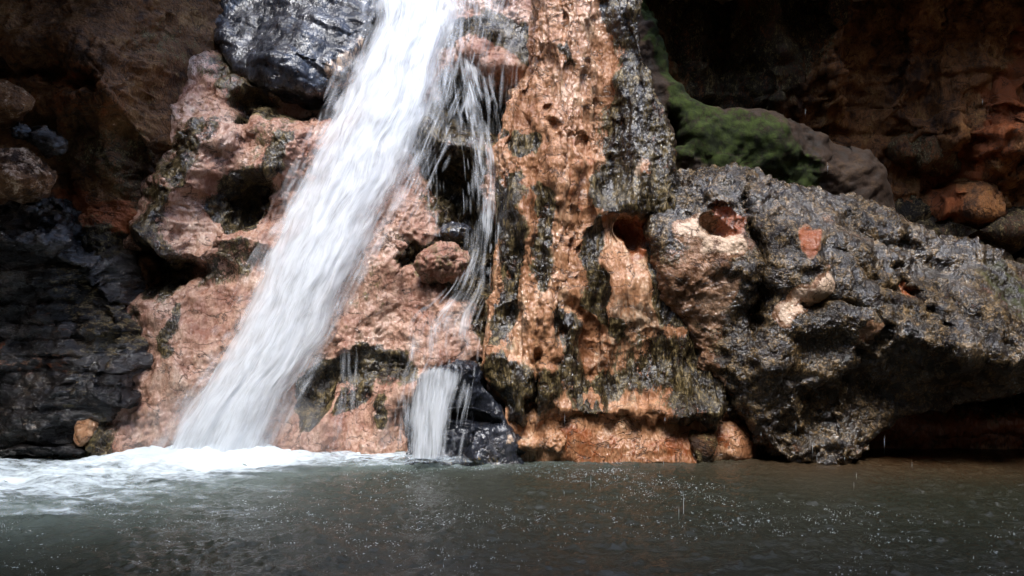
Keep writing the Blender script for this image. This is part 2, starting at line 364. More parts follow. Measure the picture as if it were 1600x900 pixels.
# ------------------------------------------------------------------ the great boulder
boulder = mass('boulder', M['boulder'],
    [(1015, 335), (1045, 285), (1105, 256), (1195, 258), (1290, 276), (1375, 306), (1455, 345), (1525, 378), (1590, 400), (1660, 415), (1750, 430), (1900, 460),
     (1850, 600), (1680, 606), (1600, 600), (1540, 618), (1480, 632), (1440, 645), (1390, 668), (1330, 705), (1270, 725), (1220, 725), (1180, 690), (1140, 640), (1090, 560), (1040, 450)],
    6.32, 2.0, coarse=0.06, smooth=12, shear=0.26, pivot=1.1,
    strokes=[([(1120, 360), (1200, 400), (1300, 440), (1450, 500), (1600, 540)], 110, 0.36), ([(1108, 352), (1120, 362)], 10, -0.20), ([(1120, 320), (1135, 345)], 10, -.08),
        ([(1165, 310), (1185, 420), (1175, 540)], 8, -0.16), ([(1240, 470), (1330, 480), (1350, 520)], 6, -0.10), ([(1390, 420), (1430, 500)], 6, -.10), ([(1250, 390), (1260, 440)], 20, 0.08), ([(1310, 400), (1340, 440), (1420, 460)], 10, -0.08),
        ([(1190, 560), (1220, 510), (1320, 500), (1450, 540), (1560, 560)], 24, 0.10), ([(1290, 640), (1360, 600), (1450, 600), (1560, 605)], 40, -0.10), ([(1300, 620), (1290, 700)], 14, .08), ([(1200, 580), (1290, 580), (1420, 570)], 60, .15), ([(1330, 350), (1400, 385), (1480, 425)], 18, -0.12),
        ([(1480, 480), (1560, 540)], 40, 0.12), ([(1460, 450), (1480, 560)], 12, -0.10)],
    paint=[('R', [(1020, 300), (1100, 262), (1200, 265), (1300, 285), (1400, 322), (1500, 375), (1600, 415), (1750, 440)], 46, .72), ('R', [(1200, 420), (1300, 400), (1400, 430)], 50, .30), ('B', [(1090, 420), (1150, 460), (1180, 520)], 30, .3), ('R', [(1080, 440), (1130, 480)], 26, -.4), ('R', [(1400, 470), (1440, 500)], 14, -.4), ('R', [(1090, 560), (1120, 600)], 16, -.3), ('R', [(1290, 350), (1350, 380)], 12, -.35), ('B', [(1480, 440), (1700, 470)], 30, .3), ('B', [(1130, 310), (1150, 350)], 16, .7), ('R', [(1200, 560), (1300, 560), (1450, 560)], 60, .6), ('R', [(1240, 620), (1340, 610), (1480, 620)], 60, .7), ('R', [(1190, 690), (1350, 700)], 40, .55), ('B', [(1240, 600), (1400, 620)], 60, .45), ('R', [(1030, 320), (1100, 290), (1200, 330), (1300, 380), (1420, 430), (1520, 480)], 60, .66), ('R', [(1090, 420), (1130, 520), (1150, 600)], 60, .46), ('G', [(1560, 430), (1640, 520)], 50, .15), ('B', [(1350, 560), (1500, 560)], 40, .3),  # lower R strokes mix algae with shade painted on the undercut
        ('R', [(1200, 470), (1300, 520), (1450, 560), (1600, 580), (1800, 580)], 60, .66), ('R', [(1180, 560), (1200, 630)], 40, .9),
        ('A', [(1080, 355), (1110, 385), (1130, 375)], 20, .75), ('B', [(1125, 330), (1130, 350)], 18, .8), ('R', [(1080, 355), (1110, 380)], 24, -.9), ('R', [(1128, 335), (1135, 350)], 16, -.7),
        ('A', [(1270, 440), (1235, 465), (1215, 495)], 12, .8), ('B', [(1150, 400), (1240, 470), (1320, 520)], 14, .35), ('R', [(1000, 420), (1050, 500), (1060, 560)], 26, -.3), ('R', [(1265, 438), (1230, 470), (1210, 500)], 14, -1.0), ('B', [(1245, 385)], 18, 1.), ('R', [(1245, 385)], 18, -1.),
        ('R', [(1325, 510), (1325, 530)], 8, -1.), ('R', [(1405, 450)], 8, -1.), ('B', [(1405, 450)], 10, .8), ('G', [(1540, 450), (1620, 500), (1700, 520)], 40, .34), ('B', [(1560, 480), (1700, 560)], 50, .25),
        ('R', [(1130, 460)], 12, -.5)],
    big=(0.11, 1.2), flute=(0.0, 3), lumps=(0.055, 4.6), fine=(0.012, 20), seed=9)
tag(boulder, 'huge rounded glistening black and tan boulder overhanging the pool', 'boulder')

# ------------------------------------------------------------------ undercut bank at the waterline, right
def bank_y(x, z):
    t = smooth01((x - 1.5) / 1.2)
    return (6.20 + 0.50 * t + np.where(z > 0.35, (z - .35) * 0.5, 0) + 0.12 * np.clip(z, 0, 1)).astype(np.float32)
bank = relief('rock_bank', M['travertine'], 790, 1900, -0.4, 1.3, 6.45, bank_y, 0.0115,
    strokes=[([(860, 690), (1050, 690)], 20, 0.05), ([(900, 712), (1100, 712)], 10, .05), ([(1230, 620), (1300, 590), (1450, 620), (1600, 600)], 40, -0.25), ([(1150, 640), (1180, 660)], 25, -.15),
        ([(1280, 620), (1290, 700)], 18, 0.24), ([(1215, 640), (1230, 700)], 24, 0.20), ([(1340, 640), (1330, 700)], 10, 0.16), ([(1160, 660), (1150, 700)], 22, .12),
        ([(1400, 670), (1700, 655)], 30, 0.10), ([(1500, 690), (1640, 693)], 3, -0.05)],
    paint=[('B', [(880, 690), (1100, 690)], 26, .55), ('B', [(1150, 660), (1300, 700)], 40, .5), ('B', [(1350, 680), (1800, 670)], 40, .9), ('R', [(1200, 560), (1500, 600), (1700, 590)], 60, .7),  # R paints the shade of the hollow under the boulder
        ('R', [(1200, 640), (1300, 650)], 30, .35)],
    big=(0.05, 1.5), lumps=(0.014, 5), fine=(0.004, 22), seed=13)
tag(bank, 'undercut rusty orange rock bank at the waterline under the great boulder', 'rock bank')

def small_rock(name, mat, px, py, Y, rx, ry, rz, label, cat='stone', seed=0, angular=0.0, base_mask=(0, 0, 0, 0), rot=0.0, lumps=(0.02, 9), sub=5, group=None, paint=(), strata=None, big=(0.05, 2.5)):
    import bmesh
    cx, cz = W(px, py, Y)
    bm = bmesh.new(); bmesh.ops.create_icosphere(bm, subdivisions=sub, radius=1)
    co = np.array([v.co[:] for v in bm.verts], np.float32)
    if angular:
        rs = np.random.RandomState(seed + 100)
        for k in range(14):
            d = rs.normal(size=3); d /= np.linalg.norm(d); h = 0.62 + rs.rand() * 0.25
            e = co @ d; co -= np.outer(np.clip(e - h, 0, None) * angular, d)
    c, s = math.cos(rot), math.sin(rot)
    co = co * np.array([rx, ry, rz])
    co = np.stack([co[:, 0] * c - co[:, 2] * s, co[:, 1], co[:, 0] * s + co[:, 2] * c], 1) + np.array([cx, Y + ry * .6, cz])
    for v, p in zip(bm.verts, co): v.co = p
    me = bpy.data.meshes.new(name); bm.to_mesh(me); bm.free(); me.materials.append(mat)
    me.polygons.foreach_set('use_smooth', np.ones(len(me.polygons), bool))
    o = bpy.data.objects.new(name, me); COL.objects.link(o)
    sculpt_rock(o, Y, big=big, lumps=lumps, fine=(0.005, 30), seed=seed, base_mask=base_mask, paint=paint, strata=strata)
    return tag(o, label, cat, group)

small_rock('stone', M['brown'], 1100, 702, 6.18, .15, .16, .22, 'pointed brown stone standing in the water under the buttress', seed=31, angular=.8, base_mask=(.45, 0, .1, 0))
small_rock('stone', M['brown'], 1172, 680, 6.42, .22, .15, .12, 'angular brown stone under the left end of the great boulder', seed=33, angular=.9, base_mask=(.25, 0, .2, 0), rot=-.3)
small_rock('stone', M['travertine'], 1290, 690, 6.35, .13, .14, .17, 'lumpy rusty stone under the great boulder beside the dark hollow', seed=35, base_mask=(.5, 0, .5, 0))
small_rock('stone', M['travertine'], 820, 695, 6.16, .16, .12, .07, 'low pale orange stone at the waterline below the buttress', seed=37, base_mask=(0, 0, 0, .4))
small_rock('stone', M['travertine'], 868, 688, 6.18, .10, .12, .10, 'small orange stone hanging low under the buttress foot', seed=38, base_mask=(0, 0, .3, .1))
# dark wet rocks by the thin fall
dark = mass('boulder', M['slab'], [(636, 606), (680, 574), (735, 572), (760, 600), (785, 645), (812, 695), (822, 740), (628, 740), (630, 660)], 6.12, 0.7,
    coarse=0.045, smooth=3, shear=0.22, pivot=0.2, big=(0.07, 2.2), lumps=(0.03, 6), fine=(0.006, 22), seed=41,
    strokes=[([(640, 660), (700, 652), (780, 660)], 6, -0.10), ([(735, 580), (745, 720)], 10, 0.06)], paint=[('A', [(640, 600), (700, 580)], 14, .35), ('A', [(795, 690)], 14, .5)])
tag(dark, 'dark blue-black rock at the foot of the thin fall', 'boulder')
small_rock('boulder', M['slab'], 770, 705, 6.12, .26, .2, .14, 'low black wet rock beside the foot of the thin fall', 'boulder', seed=43, angular=.9, lumps=(.015, 9))
small_rock('boulder', M['slope'], 688, 412, 6.62, .23, .2, .17, 'small round knobbly rock in the hollow beside the thin fall', 'boulder', seed=45, base_mask=(.42, 0, 0, 0), lumps=(.03, 8))
small_rock('boulder', M['slab'], 708, 363, 6.85, .17, .15, .11, 'black wet rock inside the hollow behind the thin fall', 'boulder', seed=47, base_mask=(.3, 0, 0, 0), angular=.5)
small_rock('stone', M['slope'], 625, 384, 6.55, .05, .05, .04, 'fist sized pink stone stuck on the slope left of the hollow', seed=48)

# ------------------------------------------------------------------ left side
def left_y(x, z):
    t = smooth01((-2.5 - x) / 1.2)
    return (7.15 - 0.55 * t + 0.10 * z - 0.25 * smooth01((z - 2.6) / 1.0) + 1.3 * smooth01((x + 3.35) / .5)).astype(np.float32)
left = relief('cliff', M['brown'], -420, 420, -0.4, 5.2, 6.8, left_y, 0.014,
    strokes=[([(-60, 40), (60, 60), (150, 90), (210, 160)], 60, 0.30), ([(-50, 170), (60, 150), (170, 190), (210, 230)], 30, 0.14), ([(0, 110), (120, 120), (170, 150)], 12, -0.22),
        ([(210, 120), (280, 60), (300, 0)], 40, 0.15), ([(100, 330), (160, 330)], 36, -0.12), ([(80, 230), (180, 240)], 30, 0.1), ([(150, 170), (205, 160)], 18, .14),
        ([(200, 200), (215, 300), (200, 380)], 18, -0.25), ([(60, 200), (100, 290)], 20, -.2), ([(230, 150), (250, 250)], 26, .2)],
    paint=[('B', [(100, 320), (160, 340), (150, 370)], 34, .95), ('B', [(20, 150), (100, 150), (200, 170)], 34, .42), ('B', [(60, 60), (150, 100)], 40, .28), ('R', [(100, 230), (200, 240), (215, 330)], 34, .5), ('R', [(250, 40), (280, 120)], 40, .4),
        ('R', [(80, 380), (170, 400), (180, 480)], 36, .8)],
    big=(0.14, 1.0), lumps=(0.06, 3.6), fine=(0.012, 16), seed=51)
tag(left, kind='structure')
shale = mass('shale_outcrop', M['shale'], [(-250, 350), (-60, 330), (30, 300), (70, 330), (85, 385), (140, 392), (165, 430), (168, 500), (176, 580), (168, 640), (140, 672), (112, 690), (100, 760), (-250, 760)],
    6.2, 1.0, coarse=0.05, smooth=2, strata=(0.055, 7.0, 0.3), big=(0.22, 1.3), lumps=(0.035, 4.5), fine=(0.006, 20), shear=0.06, seed=57, lumpz=2.0,
    strokes=[([(30, 330), (70, 370)], 30, .1), ([(150, 450), (150, 600)], 30, -.1)],
    paint=[('R', [(140, 560), (130, 640)], 30, .3), ('B', [(0, 560), (100, 570)], 14, .35), ('R', [(100, 450), (160, 520)], 30, .5), ('B', [(20, 500), (90, 510)], 16, .3), ('A', [(20, 560), (90, 562)], 8, .35), ('G', [(110, 635), (150, 640)], 14, .3), ('A', [(60, 668)], 12, .4)])
tag(shale, 'glossy black layered shale outcrop at the left edge above the foaming water', 'rock outcrop')
small_rock('boulder', M['brown'], 10, 268, 5.95, .27, .28, .19, 'smooth dry tan boulder resting on black rock at the left edge', 'boulder', seed=61, base_mask=(0, 0, 0, .45), lumps=(.02, 7), big=(.12, 2.2), angular=.6)
small_rock('boulder', M['brown'], -8, 158, 6.0, .20, .22, .20, 'flat-faced rusty pink rock above the tan boulder at the left edge', 'boulder', seed=63, angular=.8, base_mask=(0, 0, .1, .35), lumps=(.01, 7), rot=.3)
small_rock('boulder', M['shale'], 35, 205, 6.1, .26, .2, .12, 'black rock wedged between the tan boulder and the rusty pink rock', 'boulder', seed=65, angular=.9, lumps=(.035, 5), big=(.15, 2.2), rot=-.3)
small_rock('boulder', M['shale'], 58, 330, 6.08, .27, .22, .15, 'black wet rock directly under the tan boulder', 'boulder', seed=67, angular=.9, lumps=(.035, 5), big=(.15, 2.2), rot=.5)
small_rock('boulder', M['shale'], 30, 372, 6.0, .30, .22, .11, 'broad black rock on top of the layered shale outcrop', 'boulder', seed=68, angular=.9, lumps=(.035, 5), big=(.15, 2.2))
small_rock('stone', M['travertine'], 128, 680, 6.16, .06, .09, .12, 'pale orange stone between the shale outcrop and the foam', seed=69, base_mask=(.2, 0, 0, .3), lumps=(.03, 9), angular=.9)
small_rock('stone', M['shale'], 55, 705, 6.05, .38, .2, .06, 'low black stone slab in the foam under the shale outcrop', seed=70, angular=.9)

# ------------------------------------------------------------------ right, behind the boulder
ledge = mass('mossy_ledge', M['moss'], [(940, -120), (1012, -120), (1040, 0), (1066, 70), (1085, 118), (1112, 140), (1160, 150), (1220, 166), (1300, 180), (1368, 195), (1395, 240), (1425, 300), (1450, 380), (1500, 460), (1500, 560), (940, 560)],
    7.5, 1.3, coarse=0.07, smooth=6, shear=0.14,
    strokes=[([(1072, 170), (1068, 240)], 10, -0.35), ([(1110, 190), (1220, 210), (1330, 260)], 45, 0.2), ([(1340, 200), (1330, 330)], 20, -.1)],
    paint=[('G', [(1030, -40), (1060, 60), (1095, 130)], 26, 1.), ('G', [(1100, 180), (1200, 220), (1260, 260)], 45, .62), ('G', [(1120, 240), (1300, 340), (1400, 370)], 50, .36)],
    big=(0.16, 1.3), lumps=(0.035, 4.5), fine=(0.006, 18), seed=73)
tag(ledge, 'green mossy rock ledge in shade behind the great boulder', 'rock ledge')

def cave_y(x, z): return (9.3 - 0.12 * z - 0.25 * np.clip(x - 5, 0, 3)).astype(np.float32)
cave = relief('cave_wall', M['cave'], 940, 1900, -0.4, 5.6, 9.2, cave_y, 0.022,
    strokes=[([(1590, -20), (1550, 120), (1480, 330)], 24, 0.2), ([(1500, -20), (1480, 100), (1440, 250)], 30, 0.25), ([(1270, -20), (1280, 170)], 26, 0.35), ([(1180, 0), (1190, 160)], 22, 0.25),
        ([(1390, 0), (1380, 180)], 26, .25), ([(1640, 0), (1620, 250)], 30, .15), ([(1100, 0), (1130, 140)], 40, -.3), ([(1440, 360), (1640, 390)], 14, -.5), ([(1440, 300), (1640, 290)], 8, -.3),
        ([(1400, 220), (1540, 240)], 24, .3), ([(1440, 330), (1640, 340)], 14, .12), ([(1450, 410), (1640, 425)], 10, .3)],
    paint=[('B', [(1580, 0), (1540, 120), (1450, 330)], 20, .75), ('B', [(1500, 160), (1640, 210)], 22, .5), ('A', [(1400, 225), (1470, 240)], 10, .25), ('R', [(1040, 0), (1150, 150), (1250, 0)], 70, .6), ('R', [(1450, 400), (1640, 400)], 30, .7)],
    big=(0.28, 0.8), flute=(0.14, 2.2), lumps=(0.07, 4.2), fine=(0.014, 14), strata=(0.10, 2.6, 0.3), seed=77)
tag(cave, kind='structure')
small_rock('ledge_rock', M['cave'], 1450, 236, 9.0, .62, .5, .26, 'rounded brown rock shelf against the cave wall beside the mossy ledge', 'rock ledge', seed=81, lumps=(.06, 4), big=(.25, 1.4), base_mask=(.5, 0, .0, 0))
small_rock('ledge_rock', M['cave'], 1530, 318, 8.85, .8, .5, .09, 'thin brown rock shelf jutting from the cave wall', 'rock ledge', seed=82, angular=.7, rot=.06, lumps=(.05, 5), big=(.2, 1.5), base_mask=(.95, 0, 0, 0))
small_rock('ledge_rock', M['cave'], 1555, 358, 8.75, .80, .5, .15, 'broad olive brown rock shelf low on the cave wall above the great boulder', 'rock ledge', seed=83, angular=.7, rot=.03, lumps=(.05, 5), big=(.2, 1.5), base_mask=(.65, .15, 0, 0))

# ------------------------------------------------------------------ gorge around (closes off the sky where the photo is dark)
def slab_rock(name, x0, x1, y0, y1, z0, z1, seed, amp=.35, step=.22, mat='gorge'):
    import bmesh
    bm = bmesh.new(); bmesh.ops.create_cube(bm, size=1)
    for v in bm.verts: v.co = ((x0 + x1) / 2 + v.co.x * (x1 - x0), (y0 + y1) / 2 + v.co.y * (y1 - y0), (z0 + z1) / 2 + v.co.z * (z1 - z0))
    me = bpy.data.meshes.new(name); bm.to_mesh(me); bm.free()
    o = bpy.data.objects.new(name, me); COL.objects.link(o)
    o.modifiers.new('r', 'REMESH').mode = 'VOXEL'; o.modifiers['r'].voxel_size = step
    md = o.modifiers.new('s', 'SMOOTH'); md.factor = .6; md.iterations = 4
    dg = bpy.context.evaluated_depsgraph_get(); dg.update()
    me2 = bpy.data.meshes.new_from_object(o.evaluated_get(dg)); o.modifiers.clear(); o.data = me2
    me2.materials.clear(); me2.materials.append(M[mat]); me2.polygons.foreach_set('use_smooth', np.ones(len(me2.polygons), bool))
    v = get_v(me2); n = normals(me2); v += n * (amp * fbm(v * .45, 4, seed))[:, None]; set_v(me2, v)
    return tag(o, kind='structure')
slab_rock('cave_ceiling', 1.3, 9.0, 7.5, 11.5, 4.75, 7.5, 91, amp=.12, step=.12, mat='cave')
slab_rock('shading_overhang', -8.5, -3.0, 4.2, 9.5, 4.5, 8.0, 93, amp=.2)  # unseen overhang, placed to block sky light from the left side
slab_rock('gorge_wall', -9.5, -5.6, -7.0, 8.0, -0.6, 8.0, 95)
slab_rock('gorge_wall', 6.8, 10.5, -7.0, 10.5, -0.6, 8.0, 97)
slab_rock('gorge_wall', -9.5, 10.5, -9.0, -4.5, -0.6, 7.5, 99)
slab_rock('gorge_wall', -8.5, 9.0, 10.3, 12.5, -0.6, 7.0, 101)
slab_rock('shading_overhang', -7.0, 8.0, -6.5, 1.2, 5.6, 8.0, 105, amp=.25)  # unseen roof over the camera, added to narrow the sky opening
slab_rock('gorge_wall', -3.2, 1.2, 8.6, 10.4, 3.6, 6.0, 103, amp=.2)

# ------------------------------------------------------------------ pool
def fallbase(x, y):   # how churned the water is
    d1 = np.hypot((x + 2.35) / 0.85, (y - 6.15) / 0.50)
    d2 = np.hypot((x + 3.9) / 1.9, (y - 5.35) / 1.05)
    d3 = np.hypot((x + 0.72) / 0.50, (y - 6.1) / 0.22)
    d4 = np.hypot((x + 1.1) / 1.9, (y - 6.25) / 0.30)
    return np.clip(np.exp(-d1 ** 2) + np.exp(-d2 ** 2) * .8 + np.exp(-d3 ** 2) * .4 + np.exp(-d4 ** 2) * .34, 0, 1.2)

def pool():
    xs = np.concatenate([np.arange(-9, -4.8, .12), np.arange(-4.8, 5.2, .016), np.arange(5.2, 10, .12)])
    ys = np.concatenate([np.arange(-6.8, 3.0, .12), np.arange(3.0, 7.4, .016), np.arange(7.4, 9.4, .12)])
    X, Y = np.meshgrid(xs, ys); x = X.ravel().astype(np.float32); y = Y.ravel().astype(np.float32)
    P = np.stack([x, y, np.zeros_like(x)], 1)
    t = fallbase(x, y)
    z = 0.009 * fbm(P * np.array([2.2, 4.0, 1], np.float32), 3, 5) * (1 + 2.5 * t) + 0.0065 * fbm(P * np.array([7, 13, 1], np.float32), 3, 8, .6)
    z += t * 0.03 * fbm(P * np.array([3.5, 6, 1], np.float32), 3, 12, .6)
    # rings of the raindrops
    rs = np.random.RandomState(4)
    n = 5000
    rx = rs.uniform(-4.5, 4.8, n); ry = 3.3 + rs.rand(n) ** 1.0 * 3.0
    nx = len(xs)
    Z2 = z.reshape(X.shape)
    for a, b in zip(rx, ry):
        i0, i1 = np.searchsorted(xs, [a - .09, a + .09]); j0, j1 = np.searchsorted(ys, [b - .09, b + .09])
        r = np.hypot(X[j0:j1, i0:i1] - a, Y[j0:j1, i0:i1] - b)
        R = rs.uniform(.015, .06)
        Z2[j0:j1, i0:i1] += 0.007 * np.exp(-((r - R) / .013) ** 2) * rs.uniform(.4, 1.2)
    z = Z2.ravel()
    g = NT('pool_water')
    pos = g.n('ShaderNodeTexCoord').outputs['Object']
    at = g.n('ShaderNodeAttribute', attribute_name='mask'); sep = g.n('ShaderNodeSeparateColor'); g.L(at.outputs['Color'], sep.inputs[0])
    c = g.mix(sep.outputs[0], (0.020, 0.021, 0.013), (0.050, 0.023, 0.009))
    c = g.mix(g.mapr(g.noise(pos, 1.3, 4), .35, .7, 0, .4), c, (0.034, 0.032, 0.021))
    c = g.mix(sep.outputs[1], c, (0.20, 0.25, 0.23))
    bs = g.n('ShaderNodeBsdfPrincipled'); g.L(c, bs.inputs['Base Color']); bs.inputs['Roughness'].default_value = .06
    bs.inputs['IOR'].default_value = 1.33
    b = g.n('ShaderNodeBump'); b.inputs['Strength'].default_value = .8; b.inputs['Distance'].default_value = .010
    g.L(g.math('ADD', g.noise(g.mapping(pos, (1, 1.7, 1)), 26, 4, .65), g.math('MULTIPLY', g.noise(pos, 75, 2, .6), .5)), b.inputs['Height']); g.L(b.outputs[0], bs.inputs['Normal'])
    g.L(bs.outputs[0], g.n('ShaderNodeOutputMaterial').inputs[0])
    o = mesh_np('pool_water', np.stack([x, y, z], 1), grid_faces(len(xs), len(ys)), g.m)
    m = np.zeros((len(x), 4), np.float32)
    m[:, 0] = smooth01((x - 0.9) / 1.6) * smooth01((y - 4.9 - .2 * fbm(P * 1.2, 3, 3)) / 1.6) * .9
    m[:, 1] = np.clip(t * .9 + .25 * t * fbm(P * 3, 3, 9), 0, 1)
    a = o.data.attributes.new('mask', 'FLOAT_COLOR', 'POINT'); a.data.foreach_set('color', m.ravel())
    tag(o, kind='structure')
pool()
bed = mesh_np('pool_bed', [(-12, -12, -.5), (12, -12, -.5), (12, 13, -.5), (-12, 13, -.5)], [(0, 1, 2, 3)], M['gorge'], False); tag(bed, kind='structure')

# ------------------------------------------------------------------ falling water
def water_material(name, dens, scale_u=16.0, scale_v=0.9, edge=0.22, soft=0.35, bright=(0.88, 0.92, 0.96), amax=1.0, seed=0.0):
    g = NT(name)
    uv = g.n('ShaderNodeUVMap').outputs[0]                 # metres across, metres along
    at = g.n('ShaderNodeAttribute', attribute_name='edge').outputs['Fac']   # 0 at the rim, 1 in the middle
    m1 = g.mapping(uv, (scale_u, scale_v, 1), (seed, seed * 2.1, 0)); m2 = g.mapping(uv, (scale_u * 3.1, scale_v * 1.7, 1), (seed + 5, 3, 0))
    n0 = g.noise(g.mapping(uv, (scale_u * .3, scale_v * .7, 1), (seed + 2, 1, 0)), 1.0, 3, .5, .3)
    n1 = g.noise(m1, 1.0, 5, .6, .35); n2 = g.noise(m2, 1.0, 4, .6, .2)
    nz = g.math('ADD', g.math('MULTIPLY', n0, .48), g.math('ADD', g.math('MULTIPLY', n1, .36), g.math('MULTIPLY', n2, .25)))
    ed = g.mapr(at, 0.0, edge)
    v = g.math('ADD', g.math('MULTIPLY', g.math('SUBTRACT', nz, .5), 3.2), g.math('SUBTRACT', g.math('MULTIPLY', ed, dens + .55), .55))
    a = g.math('MULTIPLY', g.mapr(v, 0.0, soft * 2.6), amax)
    d = g.n('ShaderNodeBsdfDiffuse'); d.inputs[0].default_value = (*bright, 1)
    t = g.n('ShaderNodeBsdfTranslucent'); t.inputs[0].default_value = (*bright, 1)
    gl = g.n('ShaderNodeBsdfGlossy'); gl.inputs['Roughness'].default_value = .35
    b = g.n('ShaderNodeBump'); b.inputs['Strength'].default_value = .7; b.inputs['Distance'].default_value = .02
    g.L(nz, b.inputs['Height'])
    for q in (d, gl): g.L(b.outputs[0], q.inputs['Normal'])
    m = g.n('ShaderNodeMixShader'); m.inputs[0].default_value = .4; g.L(d.outputs[0], m.inputs[1]); g.L(t.outputs[0], m.inputs[2])
    mg = g.n('ShaderNodeMixShader'); mg.inputs[0].default_value = .07; g.L(m.outputs[0], mg.inputs[1]); g.L(gl.outputs[0], mg.inputs[2])
    tr = g.n('ShaderNodeBsdfTransparent')
    f = g.n('ShaderNodeMixShader'); g.L(a, f.inputs[0]); g.L(tr.outputs[0], f.inputs[1]); g.L(mg.outputs[0], f.inputs[2])
    g.L(f.outputs[0], g.n('ShaderNodeOutputMaterial').inputs[0])
    return g.m

def water_sheet(name, mat, left, right, yfn, parent=None, nu=60, nv=220, rough=.03, seed=0, fan=1.0):
    """left and right: edge points (px, py, Y) from top to bottom"""
    def samp(pts, n):
        p = np.array([(*W(a, b, c), c) for a, b, c in pts]); p = p[:, [0, 2, 1]]
        L = np.concatenate([[0], np.cumsum(np.linalg.norm(np.diff(p, axis=0), axis=1))]); s = np.linspace(0, L[-1], n)
        q = np.stack([np.interp(s, L, p[:, k]) for k in range(3)], 1)
        for _ in range(12): q[1:-1] = (q[:-2] + 2 * q[1:-1] + q[2:]) / 4
        return q, s
    l, sl = samp(left, nv); r, sr = samp(right, nv)
    t = np.linspace(0, 1, nu)
    P = l[:, None, :] * (1 - t)[None, :, None] + r[:, None, :] * t[None, :, None]
    P[:, :, 1] -= (np.sin(t * math.pi) * yfn)[None, :]
    width = np.linalg.norm(r - l, axis=1)
    v = P.reshape(-1, 3).astype(np.float32)
    T = np.tile(t, nv); S = np.repeat((sl + sr) / 2, nu)
    wm = width.mean()
    q = np.stack([T * wm * 7, S * .8, np.full(len(T), seed * 3.1)], 1).astype(np.float32)
    v[:, 1] += rough * fbm(q, 4, seed + 5, .6)
    v[:, 0] += .045 * min(1, wm) * fbm(q * np.array([.6, 2.0, 1], np.float32), 3, seed + 8, .6)
    o = mesh_np(name, v, grid_faces(nu, nv), mat)
    me = o.data
    uvl = me.uv_layers.new(name='UVMap')
    li = np.empty(len(me.loops), np.int32); me.loops.foreach_get('vertex_index', li)
    uv = np.stack([T * wm + seed * 1.7, S], 1)[li].astype(np.float32)
    uvl.data.foreach_set('uv', uv.ravel())
    e = (1 - np.abs(T * 2 - 1)).astype(np.float32)
    if not name == 'main': e = e * smooth01((S - S.min()) / (.16 * min(1, wm * 4)))
    a = me.attributes.new('edge', 'FLOAT', 'POINT'); a.data.foreach_set('value', e.astype(np.float32))
    if parent: o.parent = parent
    return o

def empty(name, loc):
    e = bpy.data.objects.new(name, None); e.location = loc; COL.objects.link(e); return e

def slope_at(py):            # distance of the slope where it is seen at height py
    k = (450 - py) / F
    return (6.34 + .33 * 1.4) / (1 - .33 * k)

def strand_material():
    g = NT('water_strand')
    a = g.n('ShaderNodeAttribute', attribute_name='edge').outputs['Fac']
    d = g.n('ShaderNodeBsdfDiffuse'); d.inputs[0].default_value = (.88, .92, .96, 1)
    t = g.n('ShaderNodeBsdfTranslucent'); t.inputs[0].default_value = (.88, .92, .96, 1)
    m = g.n('ShaderNodeMixShader'); m.inputs[0].default_value = .35; g.L(d.outputs[0], m.inputs[1]); g.L(t.outputs[0], m.inputs[2])
    tr = g.n('ShaderNodeBsdfTransparent'); f = g.n('ShaderNodeMixShader'); g.L(a, f.inputs[0]); g.L(tr.outputs[0], f.inputs[1]); g.L(m.outputs[0], f.inputs[2])
    g.L(f.outputs[0], g.n('ShaderNodeOutputMaterial').inputs[0]); return g.m
M['strand'] = strand_material()

